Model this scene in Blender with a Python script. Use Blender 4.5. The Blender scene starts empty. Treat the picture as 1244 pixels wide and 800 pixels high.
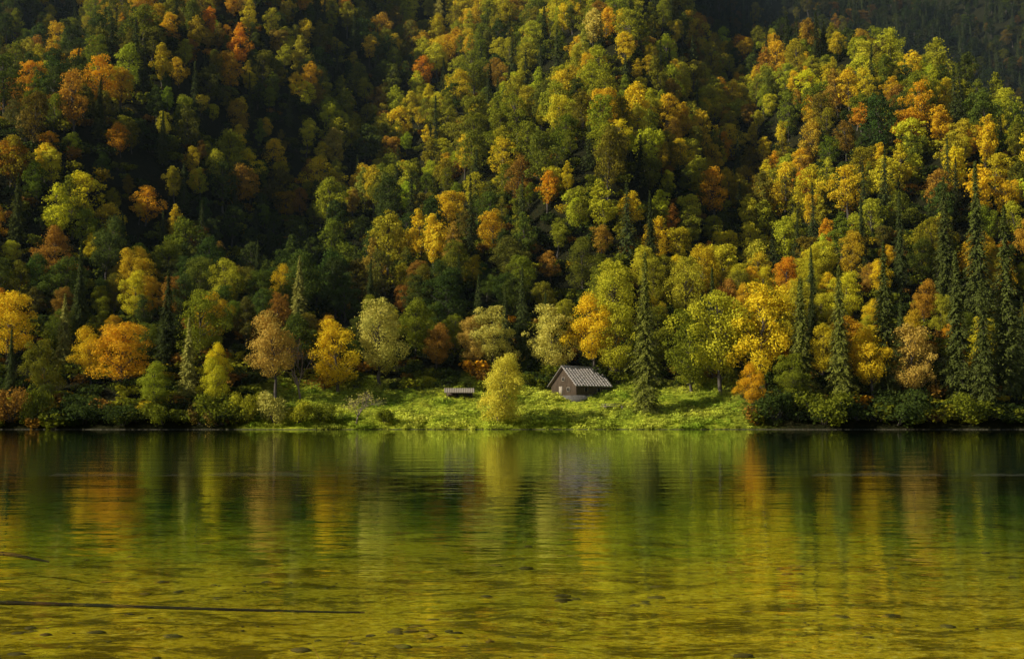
import bpy, math, numpy as np
from mathutils import Vector, Euler
rng = np.random.default_rng(7)
sc = bpy.context.scene
CZ = 1.8; F = 1500.0; PITCH = math.atan(111/1500)

# ---------------- node helpers ----------------
def newmat(name):
    m = bpy.data.materials.new(name); m.use_nodes = True
    nt = m.node_tree; nt.nodes.clear()
    return m, nt, nt.nodes.new('ShaderNodeOutputMaterial')
def N(nt, t, **kw):
    n = nt.nodes.new(t)
    for k, v in kw.items(): setattr(n, k, v)
    return n
def ramp(nt, stops, fac=None, interp='LINEAR'):
    r = nt.nodes.new('ShaderNodeValToRGB'); cr = r.color_ramp; cr.interpolation = interp
    while len(cr.elements) > 1: cr.elements.remove(cr.elements[-1])
    cr.elements[0].position = stops[0][0]; cr.elements[0].color = (*stops[0][1], 1)
    for p, c in stops[1:]:
        e = cr.elements.new(p); e.color = (*c, 1)
    if fac is not None: nt.links.new(fac, r.inputs[0])
    return r
def mixc(nt, fac, a, b, bt='MIX'):
    m = nt.nodes.new('ShaderNodeMix'); m.data_type = 'RGBA'; m.blend_type = bt
    for s, v in ((m.inputs[0], fac), (m.inputs[6], a), (m.inputs[7], b)):
        if hasattr(v, 'is_linked'): nt.links.new(v, s)
        elif isinstance(v, tuple): s.default_value = (*v, 1)
        else: s.default_value = v
    return m.outputs[2]
def noise(nt, vec, scale, detail=4, rough=.55):
    n = nt.nodes.new('ShaderNodeTexNoise'); n.inputs['Scale'].default_value = scale
    n.inputs['Detail'].default_value = detail; n.inputs['Roughness'].default_value = rough
    if vec is not None: nt.links.new(vec, n.inputs['Vector'])
    return n
def mapping(nt, vec, scale=(1, 1, 1), rot=(0, 0, 0)):
    m = nt.nodes.new('ShaderNodeMapping'); m.inputs['Scale'].default_value = scale
    m.inputs['Rotation'].default_value = rot
    nt.links.new(vec, m.inputs['Vector']); return m.outputs[0]
def mth(nt, op, a, b=None, c=None):
    m = nt.nodes.new('ShaderNodeMath'); m.operation = op
    for i, v in enumerate((a, b, c)):
        if v is None: continue
        if hasattr(v, 'is_linked'): nt.links.new(v, m.inputs[i])
        else: m.inputs[i].default_value = v
    return m.outputs[0]

# ---------------- materials ----------------
def leaf_material(name, trans=.34):
    m, nt, out = newmat(name)
    a = N(nt, 'ShaderNodeAttribute', attribute_type='INSTANCER', attribute_name='tcol')
    v = N(nt, 'ShaderNodeAttribute', attribute_type='GEOMETRY', attribute_name='lv')
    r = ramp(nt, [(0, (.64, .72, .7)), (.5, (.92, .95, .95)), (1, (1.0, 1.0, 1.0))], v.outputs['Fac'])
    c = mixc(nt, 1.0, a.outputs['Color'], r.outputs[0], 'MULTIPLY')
    d = N(nt, 'ShaderNodeBsdfDiffuse'); t = N(nt, 'ShaderNodeBsdfTranslucent')
    nt.links.new(c, d.inputs[0]); nt.links.new(c, t.inputs[0])
    mx = N(nt, 'ShaderNodeMixShader'); mx.inputs[0].default_value = trans
    nt.links.new(d.outputs[0], mx.inputs[1]); nt.links.new(t.outputs[0], mx.inputs[2])
    nt.links.new(mx.outputs[0], out.inputs[0]); return m
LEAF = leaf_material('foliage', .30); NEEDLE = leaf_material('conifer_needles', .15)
def simple_noise_mat(name, c1, c2, scale, stretch=(1, 1, 1), rough=.85, bump=.3, detail=5):
    m, nt, out = newmat(name)
    tc = N(nt, 'ShaderNodeTexCoord')
    n = noise(nt, mapping(nt, tc.outputs['Object'], stretch), scale, detail)
    r = ramp(nt, [(.3, c1), (.7, c2)], n.outputs[0])
    b = N(nt, 'ShaderNodeBsdfPrincipled'); b.inputs['Roughness'].default_value = rough
    b.inputs['Specular IOR Level'].default_value = .25
    nt.links.new(r.outputs[0], b.inputs['Base Color'])
    bp = N(nt, 'ShaderNodeBump'); bp.inputs['Strength'].default_value = bump; bp.inputs['Distance'].default_value = .05
    nt.links.new(n.outputs[0], bp.inputs['Height']); nt.links.new(bp.outputs[0], b.inputs['Normal'])
    nt.links.new(b.outputs[0], out.inputs[0]); return m
BARK = simple_noise_mat('bark', (.05, .04, .03), (.14, .12, .10), 3, (1, 1, .2))
PALEBARK = simple_noise_mat('pale_bark', (.20, .14, .11), (.36, .28, .24), 3, (1, 1, .2))
WOODD = simple_noise_mat('weathered_dark_boards', (.05, .034, .022), (.16, .115, .075), 2.2, (4, 4, .35))
WOODL = simple_noise_mat('weathered_light_wood', (.22, .18, .13), (.48, .42, .34), 3, (1, 5, 5))
SHINGLE = simple_noise_mat('wood_shingle_roof', (.20, .17, .15), (.74, .68, .60), 2.5, (1, 3, 3), bump=.6)
STONE = simple_noise_mat('limestone', (.08, .075, .065), (.17, .16, .14), 2.5)
WETSTONE = simple_noise_mat('algae_stone', (.05, .045, .008), (.16, .13, .018), 6)
DARK = simple_noise_mat('dark_opening', (.008, .007, .006), (.015, .013, .012), 3)
LOGM = simple_noise_mat('waterlogged_wood', (.015, .012, .008), (.05, .035, .018), 5, (1, 1, 1))

# ---------------- mesh helpers ----------------
class MB:
    def __init__(s): s.v = []; s.f = []; s.m = []; s.n = 0; s.lv = []
    def add(s, v, f, mi=0, lv=None):
        v = np.asarray(v, float).reshape(-1, 3); f = np.asarray(f, int)
        s.v.append(v); s.f.append((f + s.n)); s.m.append(np.full(len(f), mi)); s.n += len(v)
        s.lv.append(np.full(len(v), .5) if lv is None else lv)
    def tube(s, pts, rad, k=6, mi=0):
        pts = np.asarray(pts, float); n = len(pts); V = []
        for i, p in enumerate(pts):
            d = pts[min(i+1, n-1)] - pts[max(i-1, 0)]; d /= np.linalg.norm(d) + 1e-9
            a = np.cross(d, [0, 0, 1.]) if abs(d[2]) < .9 else np.cross(d, [1., 0, 0]); a /= np.linalg.norm(a)
            b = np.cross(d, a)
            for j in range(k):
                t = 2*math.pi*j/k; V.append(p + rad[i]*(a*math.cos(t) + b*math.sin(t)))
        Fc = []
        for i in range(n-1):
            for j in range(k):
                Fc.append((i*k+j, i*k+(j+1) % k, (i+1)*k+(j+1) % k, (i+1)*k+j))
        s.add(V, Fc, mi)
    def box(s, c, d, mi=0, M=None):
        x, y, z = np.array(d)/2
        V = np.array([(-x,-y,-z),(x,-y,-z),(x,y,-z),(-x,y,-z),(-x,-y,z),(x,-y,z),(x,y,z),(-x,y,z)])
        if M is not None: V = V @ np.array(M).T
        V = V + np.array(c)
        s.add(V, [(0,3,2,1),(4,5,6,7),(0,1,5,4),(1,2,6,5),(2,3,7,6),(3,0,4,7)], mi)
    def cards(s, P, Nn, size, mi, r, asp=.7, lv=None, axis=None):
        n = len(P); Nn = Nn/(np.linalg.norm(Nn, axis=1, keepdims=True)+1e-9)
        if axis is None: R = r.normal(size=(n, 3)); A = np.cross(Nn, R)
        else: A = axis - Nn*np.sum(axis*Nn, 1, keepdims=True)
        A /= np.linalg.norm(A, axis=1, keepdims=True)+1e-9
        B = np.cross(Nn, A); sz = (size*(.6+.8*r.random(n)))[:, None]/2
        V = np.stack([P-A*sz, P-B*sz*asp, P+A*sz, P+B*sz*asp], 1).reshape(-1, 3)
        if lv is None: lv = r.random(n)
        s.add(V, np.arange(4*n).reshape(n, 4), mi, np.repeat(lv, 4))
    def mesh(s, name, mats, smooth=False):
        me = bpy.data.meshes.new(name); V = np.concatenate(s.v); Fc = np.concatenate(s.f)
        me.vertices.add(len(V)); me.vertices.foreach_set('co', V.ravel())
        me.loops.add(Fc.size); me.loops.foreach_set('vertex_index', Fc.ravel().astype(np.int32))
        me.polygons.add(len(Fc)); me.polygons.foreach_set('loop_start', (np.arange(len(Fc))*4).astype(np.int32))
        me.polygons.foreach_set('material_index', np.concatenate(s.m).astype(np.int32))
        for m in mats: me.materials.append(m)
        a = me.attributes.new('lv', 'FLOAT', 'POINT'); a.data.foreach_set('value', np.concatenate(s.lv))
        me.update(calc_edges=True); me.validate()
        if smooth: me.polygons.foreach_set('use_smooth', [True]*len(me.polygons))
        return me
def obj(name, me, loc=(0,0,0), coll=None, parent=None):
    o = bpy.data.objects.new(name, me); o.location = loc
    (coll or sc.collection).objects.link(o)
    if parent: o.parent = parent
    return o

# ---------------- terrain ----------------
def sstep(a, b, x):
    t = np.clip((x-a)/(b-a), 0, 1); return t*t*(3-2*t)
def shore(x): return 260 + 1.8*np.sin(x*.045+1) + .9*np.sin(x*.17) + .5*np.sin(x*.61) + .3*np.sin(x*1.7)
def meadow(x): return sstep(-62, -46, x)*(1-sstep(40, 58, x))
def H(x, y):
    x = np.asarray(x, float); y = np.asarray(y, float)
    t = y - shore(x)
    tp = np.maximum(t, 0)
    g0 = .62*tp
    g1 = .36*np.minimum(tp, 26) + .66*np.maximum(tp-26, 0)
    m = meadow(x); z = g0*(1-m)+g1*m
    s = x - .12*(y-400)
    amp = sstep(290, 370, y)
    fold = 22*np.exp(-((s-32)/26)**2) - 20*np.exp(-((s-76)/19)**2) + 20*np.exp(-((s-140)/36)**2) \
         + 29*np.exp(-((s+132)/37)**2) - 25*np.exp(-((s+58)/38)**2) - 8*np.exp(-((s+225)/30)**2) + 14*np.exp(-((s+280)/30)**2)
    z = z + fold*amp
    z = z + amp*(3.5*np.sin(x*.11+y*.05)+3*np.sin(y*.09-x*.04+2))
    z = z + .45*np.maximum(y-650, 0)  # out-of-view rise, added to throw shadow on the back hill
    z = z + .8*np.maximum(0, -x-.42*y-30)*sstep(450, 580, y)  # unseen rise off to the left, added to shade the upper-left slope
    d = (x-95)*.931 + (y-577)*.364
    dd = np.where(d > -15, (np.maximum(d+15, 0))**2/(np.maximum(d+15, 0)+20), 0)
    main = z - 1.75*dd*sstep(290, 380, y)
    back = .85*(y-560) + 10*np.sin(x*.03+1) + 6*np.sin(x*.08+y*.03)
    z = np.where(y > 262, np.maximum(main, np.maximum(back, 0.25*tp)), main)
    z = np.minimum(z, 620)
    return np.where(t < 0, t*.35, z)
def ray(u, v):
    dx = (u-622)/F; dz = (400-v)/F
    c, s_ = math.cos(PITCH), math.sin(PITCH)
    return dx, c - dz*s_, s_ + dz*c
def hit(u, v, ymin=256):
    dx, dy, dz = ray(u, v)
    y = ymin
    while y < 1100:
        k = y/dy; x = dx*k; z = CZ+dz*k
        if H(x, y) >= z and y > shore(x)-1: return float(x), float(y), float(H(x, y))
        y += .25
    return float(dx/dy*270), 270., float(H(dx/dy*270, 270))
def proj(x, y, z):
    c, s_ = math.cos(PITCH), math.sin(PITCH)
    z = z-CZ; dep = y*c+z*s_; up = -y*s_+z*c
    return 622+F*x/dep, 400-F*up/dep

xs = np.concatenate([np.arange(-640, -230, 6.), np.arange(-230, 230, 2.), np.arange(230, 521, 6.)])
ys = np.concatenate([np.arange(235, 320, .8), np.arange(320, 1160, 5.)])
X, Y = np.meshgrid(xs, ys); Z = H(X, Y)
nl = rng.normal(size=Z.shape)*.12*sstep(262, 266, Y); Z = Z+nl
mb = MB(); nx, ny = len(xs), len(ys)
I = np.arange(nx*ny).reshape(ny, nx)
mb.add(np.stack([X, Y, Z], -1), np.stack([I[:-1,:-1], I[:-1,1:], I[1:,1:], I[1:,:-1]], -1).reshape(-1, 4))
m, nt, out = newmat('forest_floor_and_meadow')
geo = N(nt, 'ShaderNodeNewGeometry'); pos = geo.outputs['Position']
n1 = noise(nt, pos, .12, 6); n2 = noise(nt, pos, 1.3, 6, .65)
floor = ramp(nt, [(.3, (.010, .014, .006)), (.55, (.022, .022, .009)), (.75, (.045, .034, .013))], n2.outputs[0])
rock = ramp(nt, [(.70, (0, 0, 0)), (.76, (1, 1, 1))], n1.outputs[0])
c = mixc(nt, rock.outputs[0], floor.outputs[0], (.04, .038, .03))
grass = ramp(nt, [(.3, (.09, .14, .012)), (.5, (.30, .36, .025)), (.72, (.62, .60, .06))], n2.outputs[0])
va = N(nt, 'ShaderNodeAttribute', attribute_type='GEOMETRY', attribute_name='mead')
c = mixc(nt, va.outputs['Fac'], c, grass.outputs[0])
sp = N(nt, 'ShaderNodeSeparateXYZ'); nt.links.new(pos, sp.inputs[0])
be = N(nt, 'ShaderNodeMapRange'); be.inputs[1].default_value = .06; be.inputs[2].default_value = .22; be.inputs[3].default_value = 1; be.inputs[4].default_value = 0
nt.links.new(sp.outputs[2], be.inputs[0])
peb = ramp(nt, [(.35, (.02, .02, .012)), (.65, (.13, .12, .085))], noise(nt, pos, 2.5, 5, .7).outputs[0])
c = mixc(nt, be.outputs[0], c, peb.outputs[0])
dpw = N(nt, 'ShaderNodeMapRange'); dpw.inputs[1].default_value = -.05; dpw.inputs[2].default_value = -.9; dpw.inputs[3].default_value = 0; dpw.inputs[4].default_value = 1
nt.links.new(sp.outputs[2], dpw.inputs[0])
c = mixc(nt, dpw.outputs[0], c, (.003, .020, .016))  # underwater ground darkened in colour, in place of light lost in deep water
b = N(nt, 'ShaderNodeBsdfDiffuse'); nt.links.new(c, b.inputs[0])
bp = N(nt, 'ShaderNodeBump'); bp.inputs['Strength'].default_value = .7; bp.inputs['Distance'].default_value = .6
nt.links.new(n2.outputs[0], bp.inputs['Height']); nt.links.new(bp.outputs[0], b.inputs['Normal'])
nt.links.new(b.outputs[0], out.inputs[0])
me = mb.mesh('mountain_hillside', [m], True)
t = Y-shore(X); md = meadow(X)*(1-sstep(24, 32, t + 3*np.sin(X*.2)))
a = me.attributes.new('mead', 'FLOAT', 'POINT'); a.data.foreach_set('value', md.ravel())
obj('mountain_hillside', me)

# ---------------- lake bed ----------------
def bedz(x, y):
    z = -.30 - .012*np.clip(y, 0, 45) - .04*np.maximum(y-45, 0) - .1*np.maximum(y-80, 0)
    z = z + (.05*np.sin(x*1.3+y*.7)*np.sin(y*1.1-x*.4)+.03*np.sin(x*3.1+1)*np.sin(y*2.7))
    z = np.where(y < -2, z + .25*(-2-y), z)
    z = np.maximum(z, -12)
    return np.minimum(z, 6)
xs = np.concatenate([np.arange(-460, -40, 10.), np.arange(-40, 40, .5), np.arange(40, 461, 10.)])
ys = np.concatenate([np.arange(-60, 0, 4.), np.arange(0, 80, .5), np.arange(80, 240, 10), [246, 256]])
X, Y = np.meshgrid(xs, ys); Z = bedz(X, Y); Z = np.where(Y > 230, -9.5, Z)
mb = MB(); nx, ny = len(xs), len(ys); I = np.arange(nx*ny).reshape(ny, nx)
mb.add(np.stack([X, Y, Z], -1), np.stack([I[:-1,:-1], I[:-1,1:], I[1:,1:], I[1:,:-1]], -1).reshape(-1, 4))
m, nt, out = newmat('lake_bed_algae_depth_tint')
geo = N(nt, 'ShaderNodeNewGeometry'); pos = geo.outputs['Position']
n1 = noise(nt, pos, .30, 5, .6); n2 = noise(nt, pos, 8.0, 9, .85); n3 = noise(nt, mapping(nt, pos, (.55, 1, 1)), 1.5, 9, .82)
base = ramp(nt, [(.38, (.12, .08, .004)), (.47, (.56, .39, .012)), (.54, (.86, .62, .020)), (.62, (.95, .84, .14))], n2.outputs[0])
c = mixc(nt, ramp(nt, [(.42, (0,0,0)), (.64, (.5,.5,.5))], n1.outputs[0]).outputs[0], base.outputs[0], (.58, .47, .010), 'MIX')
pt = ramp(nt, [(.50, (0,0,0)), (.56, (.92,.92,.92))], n3.outputs[0])
c = mixc(nt, pt.outputs[0], c, (.15, .11, .005))
sp = N(nt, 'ShaderNodeSeparateXYZ'); nt.links.new(pos, sp.inputs[0])
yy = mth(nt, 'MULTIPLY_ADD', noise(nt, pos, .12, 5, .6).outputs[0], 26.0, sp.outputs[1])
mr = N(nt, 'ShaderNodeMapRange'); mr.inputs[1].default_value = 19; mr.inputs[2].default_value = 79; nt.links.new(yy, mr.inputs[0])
dc = ramp(nt, [(0, (1, .97, 1)), (.15, (.82, .93, .8)), (.32, (.34, .62, .5)), (.50, (.05, .21, .3)), (.68, (.010, .06, .3)), (1, (.004, .028, .22))], mr.outputs[0])  # bed colour darkens offshore, in place of light absorbed with water depth
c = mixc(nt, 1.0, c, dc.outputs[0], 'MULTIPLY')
b = N(nt, 'ShaderNodeBsdfDiffuse'); nt.links.new(c, b.inputs[0])
bp = N(nt, 'ShaderNodeBump'); bp.inputs['Strength'].default_value = .6; bp.inputs['Distance'].default_value = .06
nt.links.new(n2.outputs[0], bp.inputs['Height']); nt.links.new(bp.outputs[0], b.inputs['Normal'])
nt.links.new(b.outputs[0], out.inputs[0])
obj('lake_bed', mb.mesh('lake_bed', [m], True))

# ---------------- water ----------------
mb = MB(); mb.add([(-460, -12, 0), (460, -12, 0), (460, 264, 0), (-460, 264, 0)], [(0, 1, 2, 3)])
m, nt, out = newmat('lake_water')
geo = N(nt, 'ShaderNodeNewGeometry'); pos = geo.outputs['Position']
w1 = noise(nt, mapping(nt, pos, (.55, 1.0, 1), (0, 0, .15)), 1.6, 3, .5)
w2 = noise(nt, mapping(nt, pos, (.3, .8, 1), (0, 0, -.1)), .35, 3, .5)
hh = mth(nt, 'MULTIPLY_ADD', w2.outputs[0], 3.0, w1.outputs[0])
bp = N(nt, 'ShaderNodeBump'); bp.inputs['Strength'].default_value = 1; bp.inputs['Distance'].default_value = .011
nt.links.new(hh, bp.inputs['Height'])
g = N(nt, 'ShaderNodeBsdfGlossy'); g.inputs['Roughness'].default_value = .01; g.inputs['Color'].default_value = (.96, .98, .96, 1)
nt.links.new(bp.outputs[0], g.inputs['Normal'])
tr = N(nt, 'ShaderNodeBsdfTransparent'); tr.inputs[0].default_value = (.98, .98, .95, 1)
dp = N(nt, 'ShaderNodeVectorMath', operation='DOT_PRODUCT'); nt.links.new(geo.outputs['True Normal'], dp.inputs[0]); nt.links.new(geo.outputs['Incoming'], dp.inputs[1])
ab = mth(nt, 'ABSOLUTE', dp.outputs['Value']); om = mth(nt, 'SUBTRACT', 1.0, ab); pw = mth(nt, 'POWER', om, 5.0)
fr = mth(nt, 'MULTIPLY_ADD', pw, .98, .02)
mx = N(nt, 'ShaderNodeMixShader'); nt.links.new(fr, mx.inputs[0])
nt.links.new(tr.outputs[0], mx.inputs[1]); nt.links.new(g.outputs[0], mx.inputs[2])
nt.links.new(mx.outputs[0], out.inputs[0])
obj('lake_water', mb.mesh('lake_water', [m]))

# ---------------- trees ----------------
def broadleaf(name, seed, Ht=15, R=5.0, lumps=30, nleaf=6000, leaf=.42, bark=BARK, low=.22, cone=.5, fill=1.0):
    r = np.random.default_rng(seed); mb = MB()
    lean = r.normal(size=2)*.5
    tz = np.linspace(0, .85*Ht, 7)
    tp = np.stack([lean[0]*(tz/Ht)**2*2 + .15*np.sin(tz+seed), lean[1]*(tz/Ht)**2*2 + .15*np.cos(tz*1.3), tz-.6], 1)
    mb.tube(tp, .30*(Ht/15)*(1-tz/Ht*.95)+.03, 7, 0)
    cz = Ht*(1+low)/2; hz = Ht*(1-low)/2
    ph = r.random(3)*6.28
    C = []; Rr = []
    for i in range(lumps):
        if r.random() < .13: continue
        zz = 1-2*(i+.5)/lumps; th = i*2.4+r.random()*1.3
        q = math.sqrt(max(0, 1-abs(zz)**1.9))
        lob = 1+.24*math.sin(2*th+ph[0]+zz*2)+.15*math.sin(3*th+ph[1]-zz*3)
        prof = (1-cone*.55*max(0, zz))*lob
        f = .38+.55*r.random()
        c = np.array([R*f*q*math.cos(th)*prof, R*f*q*math.sin(th)*prof, cz+hz*.84*zz+r.normal()*.06*Ht])
        c[2] = min(c[2], Ht*.96)
        c[:2] += lean*(c[2]/Ht)*1.5
        C.append(c); Rr.append(R*(.14+.19*r.random()**1.3)*fill)
    nl_ = len(C)
    for j in range(4):
        C.append(np.array([lean[0]+r.normal()*.2*R, lean[1]+r.normal()*.2*R, cz+hz*(-.4+.35*j)])); Rr.append(R*(.38-.05*j))
    Rr = np.array(Rr); cnt = (nleaf*.93*Rr**1.8/np.sum(Rr**1.8)).astype(int)
    cc = np.array([lean[0], lean[1], cz-hz*.2]); P = []; Nn = []; LV = []
    for c, lr, k in zip(C, Rr, cnt):
        d = r.normal(size=(k, 3)); o = (c-cc)/np.linalg.norm(c-cc+1e-6)
        d += o*.6 + np.array([0, 0, .35]); d /= np.linalg.norm(d, axis=1, keepdims=True)
        rr = lr*(.5+.75*r.random(k)**.8)
        p = c + d*rr[:, None]*np.array([1.1, 1.1, .88])
        P.append(p); Nn.append(d*.9+r.normal(size=(k, 3))*.5)
        LV.append(np.clip(r.random(k)*.6+.4*r.random()+.0*k, 0, 1))
    k = int(nleaf*.07); th = r.random(k)*6.28; zz = r.uniform(-1, 1, k); q = np.sqrt(1-zz*zz)*R*r.uniform(.4, 1, k)
    P.append(np.stack([q*np.cos(th)+lean[0], q*np.sin(th)+lean[1], cz+hz*zz*.95], 1)); Nn.append(r.normal(size=(k, 3))); LV.append(r.random(k))
    for c in C[:nl_]:
        h0 = max(.12*Ht, min(.7*Ht, c[2]-.5*math.hypot(c[0], c[1])-1))
        s0 = np.array([np.interp(h0, tz, tp[:, 0]), np.interp(h0, tz, tp[:, 1]), h0])
        midp = (s0+c)/2 + np.array([0, 0, -.06*R])
        mb.tube([s0, midp, c], [.11*Ht/15, .07*Ht/15, .025], 3, 0)
    mb.cards(np.concatenate(P), np.concatenate(Nn), leaf, 1, r, lv=np.concatenate(LV))
    return mb.mesh(name, [bark, LEAF])
def spruce(name, seed, Ht=25, R=3.2, levels=46, leaf=.55, dens=5, reps=3):
    r = np.random.default_rng(seed); mb = MB()
    tz = np.linspace(-.5, Ht*.99, 8); tp = np.stack([.1*np.sin(tz*.3+seed), .1*np.cos(tz*.2), tz], 1)
    mb.tube(tp, .30*(1-np.maximum(tz, 0)/Ht)+.02, 6, 0)
    P = []; Nn = []; AX = []; LV = []
    for i in range(levels):
        f = (i+.5*r.random())/levels; z = Ht*(.04+.955*f)
        Rl = R*((1-f)**.85)*(.70+.45*r.random())+.10
        if f < .12: Rl *= .75
        nb = int(5+5*(1-f)); a0 = r.random()*6.28
        for b_ in range(nb):
            a = a0+b_*6.283/nb+r.normal()*.25; L = Rl*(.5+.65*r.random()**.8)
            k = max(3, int(L*dens))
            s_ = (np.arange(k)+.5)/k
            droop = -.38*L*s_ - .22*L*s_**2 + .20*L*np.maximum(s_-.65, 0)
            p = np.stack([L*s_*math.cos(a), L*s_*math.sin(a), z+droop], 1)
            for q in range(reps):
                jit = r.normal(size=(k, 3))*np.array([.08, .08, .07]) + np.array([-math.sin(a), math.cos(a), 0])*(r.normal(size=k)*.16*L*(1-s_*.7))[:, None] - np.array([0, 0, .12*q])
                P.append(p+jit)
                Nn.append(np.stack([.5*math.cos(a)+r.normal(size=k)*.3, .5*math.sin(a)+r.normal(size=k)*.3, .8+r.normal(size=k)*.3], 1))
                sd = r.normal(size=k)*.5
                AX.append(np.stack([math.cos(a)-math.sin(a)*sd, math.sin(a)+math.cos(a)*sd, -.45+0*sd], 1))
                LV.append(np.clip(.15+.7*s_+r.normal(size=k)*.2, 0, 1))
            if b_ % 2 == 0 and L > .8:
                mb.tube([[0, 0, z], [L*.5*math.cos(a), L*.5*math.sin(a), z-.24*L], [L*.9*math.cos(a), L*.9*math.sin(a), z-.48*L]], [.05, .03, .01], 3, 0)
    mb.cards(np.concatenate(P), np.concatenate(Nn), leaf, 1, r, .42, lv=np.concatenate(LV), axis=np.concatenate(AX))
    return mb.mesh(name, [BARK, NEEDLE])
def shrub(name, seed, R=1.6, nleaf=900, leaf=.26):
    r = np.random.default_rng(seed); mb = MB(); P = []; Nn = []
    for i in range(12):
        a = r.random()*6.28; q = r.random()**.5*R*.85; c = np.array([q*math.cos(a), q*math.sin(a), R*(.2+.75*r.random())]); lr = R*(.22+.22*r.random())
        mb.tube([[0, 0, -.3], c*.6, c+[0, 0, lr*.6]], [.06, .035, .012], 4, 0)
        k = nleaf//12; d = r.normal(size=(k, 3))+[0, 0, .3]; d /= np.linalg.norm(d, axis=1, keepdims=True)
        P.append(c+d*(lr*(.5+.8*r.random(k)))[:, None]); Nn.append(d+r.normal(size=(k, 3))*.6)
    mb.cards(np.concatenate(P), np.concatenate(Nn), leaf, 1, r)
    return mb.mesh(name, [BARK, LEAF])
def bare(name, seed, Ht=14, nleaf=500):
    r = np.random.default_rng(seed); mb = MB(); tips = []
    def grow(p, d, L, rad, lev):
        pts = [p]
        for i in range(3):
            d = d + r.normal(size=3)*.13 + np.array([0, 0, .05]); d /= np.linalg.norm(d); pts.append(pts[-1]+d*L/3)
        mb.tube(pts, [rad, rad*.85, rad*.7, rad*.55], 5 if lev < 2 else 3, 0)
        if lev >= 5: tips.append(pts[-1]); return
        for i in range(3 if lev else 4):
            a = r.normal(size=3); a -= a.dot(d)*d; a /= np.linalg.norm(a)
            nd = d*.85+a*(.35+.35*r.random()); nd /= np.linalg.norm(nd)
            grow(pts[2 if i else 3], nd, L*(.62+.2*r.random()), max(rad*.55, .02), lev+1)
    grow(np.array([0, 0, -.4]), np.array([0, 0, 1.]), Ht*.30, Ht*.016, 0)
    T = np.array(tips); idx = r.integers(0, len(T), nleaf)
    mb.cards(T[idx]+r.normal(size=(nleaf, 3))*.3, r.normal(size=(nleaf, 3)), .26, 1, r)
    return mb.mesh(name, [PALEBARK, LEAF])

protoB = [broadleaf('deciduous_tree', 200+i, 15, 4.9, 54, 11000, .29, low=[.2, .12, .25, .16, .14][i], cone=[.4, .5, .8, .3, .7][i]) for i in range(5)]
protoB.append(broadleaf('deciduous_tree', 263, 15, 5.6, 90, 18000, .31, low=.06, cone=.35, fill=1.05))
protoS = [spruce('spruce_tree', 300+i, 26, 3.7, 78, .44, 6, 3) for i in range(3)]
protoN = [bare('bare_tree', 400+i, 14) for i in range(2)]
forest = bpy.data.collections.new('forest_tree_kinds')
NB = 9
for i in range(NB):
    Ht = [15, 18, 14, 16, 15, 19, 13, 17, 16][i]; R = [5.0, 4.3, 4.6, 5.4, 3.8, 5.2, 4.4, 4.4, 5.0][i]
    obj('a_broadleaf_%d' % i, broadleaf('broadleaf_tree', 10+i, Ht, R, 40+i*2, 3800, .48, low=[.2,.22,.15,.2,.25,.28,.15,.3,.2][i], cone=[.4,1,.3,.6,1.1,.5,.2,.9,.7][i]), coll=forest)
for i in range(3): obj('b_spruce_%d' % i, spruce('spruce', 50+i, [24, 26, 20][i], [4.2, 4.0, 4.3][i], 40, .66, 3.5, 2), coll=forest)
for i in range(3): obj('c_shrub_%d' % i, shrub('shrub', 70+i, [1.8, 2.2, 1.5][i], 400, .42), coll=forest)
for i in range(5): obj('d_near_broadleaf_%d' % i, protoB[i], coll=forest)
for i in range(2): obj('e_near_spruce_%d' % i, protoS[i], coll=forest)

def scatter(name, coll, pts, pick, scl, rot, col):
    me = bpy.data.meshes.new(name); n = len(pts)
    me.vertices.add(n); me.vertices.foreach_set('co', np.asarray(pts, float).ravel())
    a = me.attributes.new('pick', 'INT', 'POINT'); a.data.foreach_set('value', np.asarray(pick, np.int32))
    a = me.attributes.new('scl', 'FLOAT_VECTOR', 'POINT'); a.data.foreach_set('vector', np.asarray(scl, float).ravel())
    a = me.attributes.new('rot', 'FLOAT_VECTOR', 'POINT'); a.data.foreach_set('vector', np.asarray(rot, float).ravel())
    a = me.attributes.new('tcol', 'FLOAT_COLOR', 'POINT'); a.data.foreach_set('color', np.concatenate([np.clip(col, 0, .97), np.ones((n, 1))], 1).ravel())
    o = obj(name, me)
    ng = bpy.data.node_groups.new(name, 'GeometryNodeTree')
    ng.interface.new_socket('Geometry', in_out='INPUT', socket_type='NodeSocketGeometry')
    ng.interface.new_socket('Geometry', in_out='OUTPUT', socket_type='NodeSocketGeometry')
    gi = ng.nodes.new('NodeGroupInput'); go = ng.nodes.new('NodeGroupOutput')
    ip = ng.nodes.new('GeometryNodeInstanceOnPoints'); ci = ng.nodes.new('GeometryNodeCollectionInfo')
    ci.inputs[0].default_value = coll; ci.inputs[1].default_value = True; ci.inputs[2].default_value = True
    def na(nm, t):
        q = ng.nodes.new('GeometryNodeInputNamedAttribute'); q.data_type = t; q.inputs[0].default_value = nm; return q.outputs[0]
    L = ng.links.new
    L(gi.outputs[0], ip.inputs['Points']); L(ci.outputs[0], ip.inputs['Instance']); ip.inputs['Pick Instance'].default_value = True
    L(na('pick', 'INT'), ip.inputs['Instance Index']); L(na('rot', 'FLOAT_VECTOR'), ip.inputs['Rotation']); L(na('scl', 'FLOAT_VECTOR'), ip.inputs['Scale'])
    L(ip.outputs[0], go.inputs[0])
    md_ = o.modifiers.new('instances', 'NODES'); md_.node_group = ng
    return o

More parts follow.
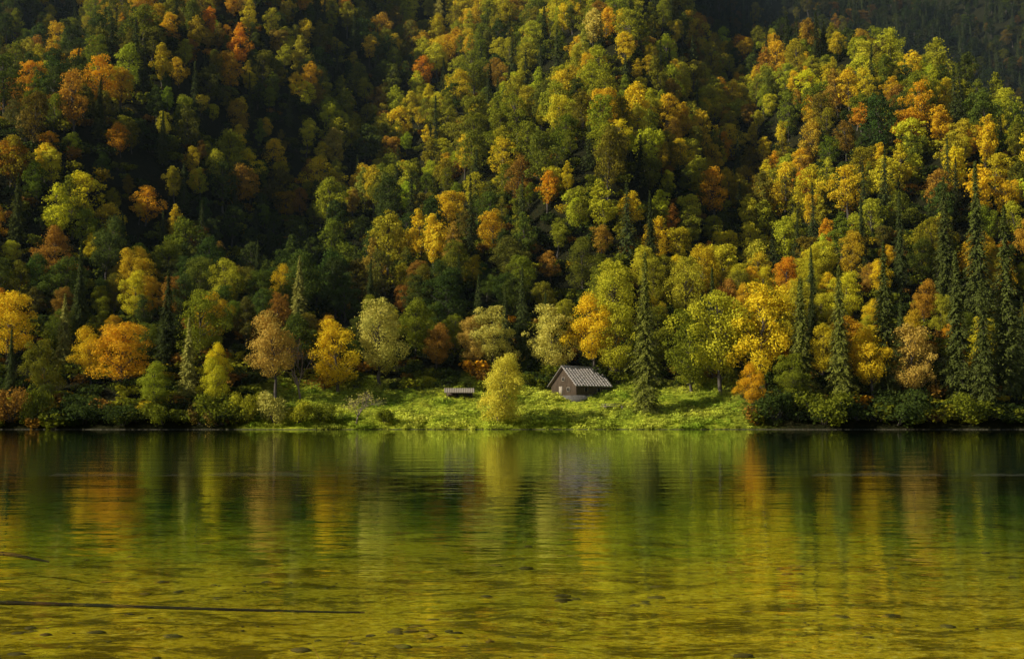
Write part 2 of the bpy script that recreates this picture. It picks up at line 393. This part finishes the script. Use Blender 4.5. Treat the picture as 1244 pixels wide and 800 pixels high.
PAL = dict(dark=(.09, .125, .022), olive=(.28, .30, .022), ygreen=(.62, .57, .034), gold=(.97, .68, .028), orange=(.95, .46, .020), rust=(.52, .27, .036), pale=(.78, .68, .13))
names = list(PAL); PA = np.array([PAL[k] for k in names])
def vnoise(x, y, s, seed):
    r = np.random.default_rng(seed); g = r.random((64, 64))
    a = x/s+1000; b = y/s+1000; i = np.floor(a).astype(int); j = np.floor(b).astype(int); fx = a-i; fy = b-j
    fx = fx*fx*(3-2*fx); fy = fy*fy*(3-2*fy)
    q = lambda m, n: g[m % 64, n % 64]
    return (q(i, j)*(1-fx)+q(i+1, j)*fx)*(1-fy)+(q(i, j+1)*(1-fx)+q(i+1, j+1)*fx)*fy

# individual shore trees (u, vtop, vbase, kind, colour, width factor)
IND = [
 (785, 303, 499, 's', 'dark2', 1.0), (975, 335, 492, 's', 'dark2', 1.15), (1022, 318, 492, 's', 'dark2', 1.0), (1077, 290, 484, 's', 'dark3', 1.1),
 (1165, 300, 490, 's', 'dark3', 1.1), (1197, 335, 500, 's', 'dark3', 1.1), (1226, 246, 480, 's', 'dark3', 1.0), (228, 384, 490, 's', 'sg', 1.3),
 (77, 354, 446, 's', 'sg', 1.2), (363, 308, 396, 's', 'sg', 1.25), (1190, 190, 400, 's', 'dark3', 1.0), (1150, 210, 380, 's', 'dark3', 1.0),
 (20, 207, 300, 's', 'dark3', 1.1), (197, 130, 200, 's', 'dark3', 1.1), (120, 95, 170, 's', 'dark3', 1.1),
 (606, 434, 515, 'r', 'pale2', .96), (673, 373, 458, 'b', 'pale', 1.0), (722, 360, 462, 'b', 'gold', .9), (750, 370, 466, 'b', 'ygreen', .9), (600, 372, 452, 'b', 'pale', 1.1),
 (461, 360, 470, 'b', 'pale', .95), (411, 390, 478, 'b', 'gold', 1.1), (335, 382, 484, 'b', 'rustg', 1.0), (147, 393, 476, 'b', 'orange2', 1.45), (243, 352, 446, 'b', 'olive', 1),
 (875, 350, 476, 'b', 'ygreen', 1.05), (840, 380, 478, 'b', 'olive', 1), (530, 395, 458, 'b', 'rust', .9), (8, 355, 446, 'b', 'gold', 1.2), (925, 345, 470, 'b', 'gold', 1),
 (748, 315, 420, 'b', 'ygreen', 1), (545, 238, 300, 'b', 'gold', 1), (1060, 400, 490, 'b', 'gold', 1), (1110, 395, 490, 'b', 'rustg', 1), (965, 430, 500, 'b', 'olive', 1),
 (365, 400, 486, 'n', 'rust', 1), (433, 461, 516, 'n', 'pale', 1.3), (505, 365, 440, 'b', 'olive', .9), (575, 385, 452, 'b', 'rustg', .9),
]
CX = dict(PAL, dark2=(.22, .23, .036), dark3=(.12, .14, .028), sg=(.46, .43, .09), rustg=(.66, .44, .08), pale2=(.82, .70, .07), orange2=(.88, .50, .024))
indpos = []
for k, (u, vt, vb, kind, colr, wf) in enumerate(IND):
    x, y, z = hit(u, vb); h = (vb-vt)/F*y*1.0
    if kind == 's': me, nm, h0 = protoS[k % 3], 'spruce_tree', 26
    elif kind == 'r': me, nm, h0 = protoB[5], 'deciduous_tree', 15
    elif kind == 'b': me, nm, h0 = protoB[k % 5], 'deciduous_tree', 15
    else: me, nm, h0 = protoN[k % 2], 'bare_tree', 12
    o = obj(nm, me, (x, y, z-.2)); s_ = h/h0
    wx = wf if kind != 's' else wf*max(.95, .75/s_*.9)
    o.scale = (s_*wx, s_*wx, s_); o.rotation_euler = (0, 0, rng.random()*6.28)
    c = np.clip(np.array(CX[colr])*(.9+.2*rng.random()), 0, .97); o['tcol'] = [float(c[0]), float(c[1]), float(c[2]), 1.0]
    indpos.append((x, y, h*(.14 if kind == 's' else .30)*wf))
indpos = np.array(indpos)

# forest mass
sp_ = 6.7
gx, gy = np.meshgrid(np.arange(-420, 430, sp_), np.arange(258, 960, sp_))
px = gx.ravel()+rng.uniform(-3.3, 3.3, gx.size); py = gy.ravel()+rng.uniform(-3.3, 3.3, gx.size)
px = px + (np.arange(px.size)//gx.shape[1] % 2)*3.3
t = py-shore(px)
backm = ((px-95)*.931+(py-577)*.364 > 12)
keep = (t > 4) & (np.abs(px) < .42*py+45)
keep &= ~((meadow(px) > .3) & (t < 26+2*np.sin(px*.3)))
keep &= ~((~backm) & (py > 670))
keep &= (rng.random(px.size) > .07+.2*(vnoise(px, py, 20, 31) > .66))
D = np.hypot(px[:, None]-indpos[None, :, 0], py[:, None]-indpos[None, :, 1])
keep &= (D > indpos[None, :, 2]+2.2).all(1)
px, py, backm = px[keep], py[keep], backm[keep]; pz = H(px, py)-.3
pu, pv = proj(px, py, pz+9)
n = len(px)
W = np.zeros((n, 7)) # dark olive ygreen gold orange rust pale
n1 = vnoise(px, py, 28, 1); n2 = vnoise(px, py, 45, 2); n3 = vnoise(px, py, 16, 3); n4 = vnoise(px, py, 33, 4)
W += np.array([.30, .48, .34, .17, .03, .06, .02])
W[:, 3] += .9*np.clip(n1-.5, 0, 1)*2; W[:, 4] += .22*np.clip(n2-.6, 0, 1)*2; W[:, 2] += .9*np.clip(n3-.5, 0, 1)*2; W[:, 5] += .3*np.clip(.4-n2, 0, 1)*2; W[:, 0] += 1.4*np.clip(n4-.58, 0, 1)*2
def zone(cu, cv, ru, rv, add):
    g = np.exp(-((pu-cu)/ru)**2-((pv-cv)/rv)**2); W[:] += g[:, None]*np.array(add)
zone(420, 330, 240, 75, [6, 1.4, 0, 0, 0, 1.4, 0])  # centre-left slope shade put into the colour by picking darker trees
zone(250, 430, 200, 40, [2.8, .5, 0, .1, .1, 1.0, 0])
zone(120, 230, 170, 110, [.4, .4, .3, 1.0, .6, .2, 0])
zone(20, 60, 120, 100, [4, .3, 0, 0, .3, .8, 0])  # upper-left corner shade put into the colour with dark trees
zone(620, 160, 150, 120, [.1, .8, 1.0, .7, .05, 0, 0])
zone(800, 250, 170, 120, [.1, .4, .9, .9, .05, .1, 0])
zone(1060, 240, 160, 120, [.1, .5, .6, 1.2, .35, .1, 0])
zone(1100, 400, 180, 70, [.4, .5, .2, .9, .3, .4, 0])
W[backm] = [3, .35, .05, .06, .02, .35, 0]  # mostly dark tree colours, standing in for shade on the back hill
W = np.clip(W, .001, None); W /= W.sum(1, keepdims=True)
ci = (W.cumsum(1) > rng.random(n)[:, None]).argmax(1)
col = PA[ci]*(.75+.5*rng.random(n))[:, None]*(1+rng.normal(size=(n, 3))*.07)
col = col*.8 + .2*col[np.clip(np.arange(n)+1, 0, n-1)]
col[backm] *= .45  # back hill shade multiplied into its tree colours
ps = .06+.13*(vnoise(px, py, 35, 9) > .64)+.14*np.exp(-((pu-1190)/60)**2-((pv-300)/110)**2)+.08*np.exp(-((pu-1000)/120)**2-((pv-420)/60)**2)+.2*backm
isS = rng.random(n) < ps
pick = rng.integers(0, NB, n); pick[isS] = NB+rng.integers(0, 3, isS.sum())
nr = py < 325
k = nr & ~isS; pick[k] = NB+6+rng.integers(0, 5, k.sum()); k = nr & isS; pick[k] = NB+11+rng.integers(0, 2, k.sum())
col[isS] = np.array([.08, .10, .024])*(.8+.6*rng.random(isS.sum()))[:, None]
s0 = .50+.60*rng.random(n)**1.5; s0[isS] = .55+.36*rng.random(isS.sum())
near = (py-shore(px)) < 40; s0[near & ~isS] *= .9
scl = np.stack([s0*(.85+.3*rng.random(n)), s0*(.85+.3*rng.random(n)), s0*(.85+.35*rng.random(n))], 1)
rot = np.stack([rng.normal(size=n)*.05, rng.normal(size=n)*.05, rng.random(n)*6.28], 1)
rot[isS, :2] *= .3
# understory
ns = 5600
ux = rng.uniform(-1, 1, ns); uy = 261+rng.random(ns)**1.3*340; ux = ux*(uy*.42+15); tt = uy-shore(ux)
k = (tt > .4) & ~((meadow(ux) > .3) & (tt < 25))
ux, uy = ux[k], uy[k]; ns = len(ux)
ucol = PA[rng.choice(7, ns, p=[.46, .30, .08, .02, .01, .13, 0])]*(.45+.45*rng.random(ns))[:, None]
us = .7+.9*rng.random(ns)
PT = np.concatenate([np.stack([px, py, pz], 1), np.stack([ux, uy, H(ux, uy)-.2], 1)])
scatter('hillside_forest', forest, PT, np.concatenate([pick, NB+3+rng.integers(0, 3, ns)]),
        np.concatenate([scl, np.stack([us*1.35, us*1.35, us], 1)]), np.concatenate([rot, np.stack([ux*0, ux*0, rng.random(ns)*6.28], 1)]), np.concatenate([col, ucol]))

tufts = bpy.data.collections.new('meadow_plant_kinds')
def tuft(name, seed, n=46, h=.5):
    r = np.random.default_rng(seed); mb = MB()
    P = np.stack([r.normal(size=n)*.32, r.normal(size=n)*.32, h*r.random(n)], 1)
    mb.cards(P, r.normal(size=(n, 3))*.6+[0, 0, .7], .26, 0, r)
    return mb.mesh(name, [LEAF])
for i in range(3): obj('tuft_%d' % i, tuft('meadow_plant', 90+i), coll=tufts)
n = 10000
mx_ = rng.uniform(-62, 60, n); my = 259+rng.random(n)**1.2*31; tt = my-shore(mx_)
k = (tt > .1) & (meadow(mx_) > .3+.3*rng.random(n)); mx_, my = mx_[k], my[k]; n = len(mx_)
dn = vnoise(mx_, my, 3.5, 21); k = rng.random(n) < (.25+.9*dn); mx_, my, dn = mx_[k], my[k], dn[k]; n = len(mx_)
g3 = vnoise(mx_, my, 5, 22)[:, None]
mcol = np.array([.26, .38, .028])*(1-g3)+np.array([.97, .92, .12])*g3
mcol *= (.45+1.1*rng.random(n))[:, None]
s_ = .5+1.1*rng.random(n)*dn+.1
scatter('meadow_grass', tufts, np.stack([mx_, my, H(mx_, my)-.05], 1), rng.integers(0, 3, n), np.stack([s_, s_, s_*1.1], 1), np.stack([mx_*0, mx_*0, rng.random(n)*6.28], 1), mcol)
shs = [shrub('shrub', 500+i, 2.4, 3600, .22) for i in range(3)]
for i, (u, v, w, h, cn) in enumerate([(272, 515, 62, 38, 'olive'), (300, 513, 40, 34, 'ygreen'), (335, 515, 46, 38, 'pale'), (362, 515, 40, 28, 'ygreen'), (392, 515, 34, 24, 'olive'), (245, 516, 40, 30, 'rustg'),
      (470, 515, 30, 18, 'olive'), (15, 512, 60, 38, 'rust'), (45, 515, 40, 42, 'olive'), (100, 515, 60, 34, 'dark'), (150, 516, 50, 24, 'dark'), (200, 516, 56, 28, 'olive'), (940, 512, 60, 40, 'dark'), (1000, 514, 70, 36, 'olive'), (1090, 514, 80, 40, 'dark'), (1180, 514, 70, 36, 'olive'), (520, 470, 26, 12, 'ygreen'), (640, 468, 30, 14, 'olive')]):
    x, y, z = hit(u, v); o = obj('shrub', shs[i % 3], (x, y, z-.1)); s1 = w/F*y/4.8; s2 = h/F*y/3.0
    o.scale = (s1, s1*.9, s2); o.rotation_euler = (0, 0, i*1.3); c = CX[cn]; o['tcol'] = [c[0]*.8, c[1]*.8, c[2]*.8, 1.0]

# ---------------- hut ----------------
hx, hy, hz = hit(706, 483)
hut = bpy.data.objects.new('wooden_hut', None); sc.collection.objects.link(hut)
hy += 3.5; hut.location = (hx, hy, float(H(hx, hy-3.0))+.15); hut.rotation_euler = (0, 0, math.radians(-50))
def part(nm, mb, mats): return obj(nm, mb.mesh(nm, mats), parent=hut)
W2, L2, WH, RH = 4.2, 5.2, 2.8, 6.8      # gable faces local -y
mb = MB(); mb.box((0, 0, -1.0), (2*W2+.3, 2*L2+.3, 2.4), 0); part('stone_foundation', mb, [STONE])
z0 = .2
V = [(-W2,-L2,z0),(W2,-L2,z0),(W2,L2,z0),(-W2,L2,z0),(-W2,-L2,WH),(W2,-L2,WH),(W2,L2,WH),(-W2,L2,WH),(0,-L2,RH-.25),(0,L2,RH-.25)]
me = bpy.data.meshes.new('walls')
me.from_pydata(V, [], [(1,2,6,5),(3,0,4,7),(0,1,5,8,4),(2,3,7,9,6)]); me.materials.append(WOODD)
obj('walls', me, parent=hut)
mb = MB()
for i in range(27):
    x = -W2+.15+i*(2*W2-.3)/26; top = WH+(RH-.3-WH)*(1-abs(x)/W2)
    mb.box((x, -L2-.03, (z0+top)/2), (.07, .055, top-z0-.05), 0)
for i in range(30):
    y = -L2+.15+i*(2*L2-.3)/29
    mb.box((W2+.03, y, (z0+WH)/2), (.055, .07, WH-z0-.1), 0)
part('wall_battens', mb, [WOODD])
mb = MB()
sl = math.atan2(RH-WH, W2); ln = math.hypot(RH-WH, W2)+.9
for sgn in (-1, 1):
    c_, s1 = math.cos(sl), math.sin(sl)
    M = np.array([[c_, 0, sgn*s1], [0, 1, 0], [-sgn*s1, 0, c_]])
    rows = 11
    for r_ in range(rows):
        dd = (r_+.5)/rows*ln; cx = sgn*dd*c_; cz_ = RH-dd*s1
        th = math.radians(3)
        M2 = M @ np.array([[math.cos(th), 0, math.sin(th)*sgn], [0, 1, 0], [-math.sin(th)*sgn, 0, math.cos(th)]])
        for q in range(13):
            yy = -L2-.7+(q+.5)*(2*L2+1.4)/13
            mb.box((cx+rng.normal()*.01, yy, cz_+.08+rng.normal()*.012), (ln/rows+.06, (2*L2+1.4)/13-.02, .07), 0, M2)
    mb.box((sgn*(ln/2)*c_, 0, RH-(ln/2)*s1-.03), (ln-.1, 2*L2+1.2, .08), 1, M)
part('shingle_roof', mb, [SHINGLE, WOODD])
mb = MB(); mb.box((0, 0, RH+.16), (.3, 2*L2+1.5, .1), 0); part('ridge_cap', mb, [SHINGLE])
mb = MB(); mb.box((-.9, -L2-.07, 1.25), (1.1, .10, 2.05), 0); part('door', mb, [WOODL])
mb = MB()
for (x, z, w, h) in [(1.7, 1.55, .9, .8), (0, 3.9, .8, .7)]:
    mb.box((x, -L2-.06, z), (w, .06, h), 0)
    for dx_ in (-w/2-.05, w/2+.05): mb.box((x+dx_, -L2-.09, z), (.09, .1, h+.2), 1)
    mb.box((x, -L2-.09, z-h/2-.06), (w, .1, .09), 1); mb.box((x, -L2-.09, z+h/2+.06), (w, .1, .09), 1); mb.box((x, -L2-.10, z), (.04, .05, h-.02), 1)
for y in (-2.2, 1.8):
    mb.box((W2+.06, y, 1.5), (.06, .9, .75), 0)
    for d_ in (-.5, .5): mb.box((W2+.09, y+d_, 1.5), (.1, .09, .95), 1)
part('windows', mb, [DARK, WOODL])
# low shed
x, y, z = hit(558, 484); shed = bpy.data.objects.new('low_wood_shed', None); sc.collection.objects.link(shed); shed.location = (x, y+1, float(H(x, y+1))); shed.rotation_euler = (0, 0, .06)
mb = MB()
for a_ in (-2.9, -1, 1, 2.9):
    for b_ in (-.8, .8): mb.box((a_, b_, .45), (.14, .14, 1.5), 0)
mb.box((0, .75, .5), (5.9, .06, 1.1), 0)
for i in range(40):
    mb.tube([[-2.8+(i % 14)*.42, -.6, .2+.27*(i//14)], [-2.8+(i % 14)*.42, .6, .2+.27*(i//14)]], [.13, .13], 6, 0)
obj('posts_and_stacked_logs', mb.mesh('p', [WOODD]), parent=shed)
mb = MB(); a_ = math.radians(22)
for i in range(17): mb.box((-3.2+i*.4, 0, 1.5), (.38, 2.9, .06), 0, [[1,0,0],[0,math.cos(a_),-math.sin(a_)],[0,math.sin(a_),math.cos(a_)]])
obj('plank_roof', mb.mesh('r', [WOODL]), parent=shed)
# picnic table
x, y, z = hit(745, 498); mb = MB()
for i in range(4): mb.box((0, -.36+i*.24, .78), (3.6, .22, .06), 0)
for s1 in (-1, 1):
    mb.box((0, s1*.95, .46), (3.6, .3, .06), 0)
    for q in (-1.3, 1.3):
        mb.box((q, s1*.45, .38), (.1, .12, .9), 0, [[1,0,0],[0,math.cos(.5*s1),-math.sin(.5*s1)],[0,math.sin(.5*s1),math.cos(.5*s1)]])
for q in (-1.42, 1.42): mb.box((q, 0, .40), (.08, 2.1, .1), 0)
o = obj('picnic_table', mb.mesh('picnic_table', [WOODL]), (x, y, z+.25)); o.rotation_euler = (0, 0, .2); o.scale = (1.4, 1.2, 1.3)

# ---------------- foreground lake things ----------------
mb = MB(); k = 16; tt = np.linspace(0, 1, k)
mb.tube(np.stack([-8.2+6.6*tt, 13.8+.12*np.sin(tt*5)-.1*tt, -.17-.10*tt], 1), .032-.022*tt, 7)
obj('sunken_log', mb.mesh('sunken_log', [LOGM], True))
mb = MB(); mb.tube([[-7.7, 18.3, -.12], [-7.2, 18.05, -.13], [-6.6, 17.8, -.2]], [.035, .03, .012], 6); obj('sunken_log', mb.mesh('sunken_branch', [LOGM], True))
def lumpstone(mb, c, s, r):
    nu, nv = 9, 6; V = []
    ph = r.random(4)*6
    for j in range(nv+1):
        for i in range(nu):
            a1 = 2*math.pi*i/nu; b1 = math.pi*j/nv
            q = 1+.22*math.sin(2*a1+ph[0])+.15*math.sin(3*a1+ph[1]+b1*2)
            V.append((c[0]+s*q*math.sin(b1)*math.cos(a1), c[1]+s*q*.7*math.sin(b1)*math.sin(a1), c[2]+s*.3*math.cos(b1)))
    mb.add(V, [(j*nu+i, j*nu+(i+1) % nu, (j+1)*nu+(i+1) % nu, (j+1)*nu+i) for j in range(nv) for i in range(nu)])
mb = MB(); r = np.random.default_rng(5)
for i in range(420):
    y = 6+22*r.random()**.8; x = r.uniform(-.5, .5)*y*1.0
    if r.random() < .6:
        cx, cy = [(-1.2, 13), (1.5, 16), (4, 14), (-3.5, 17), (5, 20), (2.8, 10.5), (-5.2, 13.2)][r.integers(0, 7)]; x = cx+r.normal()*.9; y = cy+r.normal()*.5
    lumpstone(mb, (x, y, float(bedz(x, y))), .02+.09*r.random()**4, r)
obj('lake_bed_stones', mb.mesh('lake_bed_stones', [WETSTONE], True))
REED = simple_noise_mat('dry_reed', (.30, .14, .03), (.45, .22, .05), 5)
for (x, y, h, l) in [(-1.45, 9.6, .5, .22), (2.05, 9.3, .42, -.05)]:
    mb = MB(); mb.tube([[0, 0, -.4], [l*.3, 0, -.1], [l, .02, h-.35]], [.006, .005, .002], 5)
    mb.tube([[l*.2, 0, -.2], [l*.1-.05, 0, 0], [l*.1-.1, .02, h-.42]], [.004, .003, .001], 5)
    obj('reed_stem', mb.mesh('reed_stem', [REED]), (x, y, 0))
mb = MB(); n = 420; fx = rng.uniform(-40, 110, n); fy = rng.uniform(60, 250, n); k = (rng.random(n) < sstep(-30, 60, fx)); fx, fy = fx[k], fy[k]
mb.cards(np.stack([fx, fy, fx*0+.015], 1), np.tile([0, 0, 1.], (len(fx), 1)), .16, 0, rng)
o = obj('floating_leaves', mb.mesh('floating_leaves', [LEAF])); o['tcol'] = [.5, .25, .05, 1.0]

# ---------------- haze over the far shore ----------------
mb = MB(); mb.box((0, 640, 252), (1000, 900, 500), 0)
m, nt, out = newmat('valley_haze')
vs = N(nt, 'ShaderNodeVolumeScatter'); vs.inputs['Color'].default_value = (.66, .88, 1, 1); vs.inputs['Density'].default_value = .00007; vs.inputs['Anisotropy'].default_value = .1
nt.links.new(vs.outputs[0], out.inputs['Volume'])
obj('valley_haze', mb.mesh('valley_haze', [m]))

# ---------------- light ----------------
SUN = Vector((-.82, -.25, .49)).normalized()
elev = math.asin(SUN.z); azim = math.atan2(SUN.x, SUN.y)
w = bpy.data.worlds.new('World'); sc.world = w; w.use_nodes = True; nt = w.node_tree
bg = nt.nodes['Background']; sky = nt.nodes.new('ShaderNodeTexSky'); sky.sky_type = 'NISHITA'; sky.sun_disc = False
sky.sun_elevation = elev; sky.sun_rotation = azim
nt.links.new(sky.outputs[0], bg.inputs[0]); bg.inputs[1].default_value = .05
l = bpy.data.lights.new('sun', 'SUN'); l.energy = 5.0; l.angle = math.radians(.5); l.color = (1, .92, .77)
lo = bpy.data.objects.new('sun', l); sc.collection.objects.link(lo); lo.rotation_euler = SUN.to_track_quat('Z', 'Y').to_euler()

cam = bpy.data.cameras.new('camera'); co = bpy.data.objects.new('camera', cam); sc.collection.objects.link(co); sc.camera = co
cam.sensor_width = 36; cam.lens = F/1244*36; cam.clip_end = 5000; cam.clip_start = .1
co.location = (0, 0, CZ); co.rotation_euler = (math.pi/2+PITCH, 0, 0)
sc.view_settings.view_transform = 'Standard'; sc.view_settings.look = 'None'; sc.view_settings.exposure = 0
print('TREES', len(px))
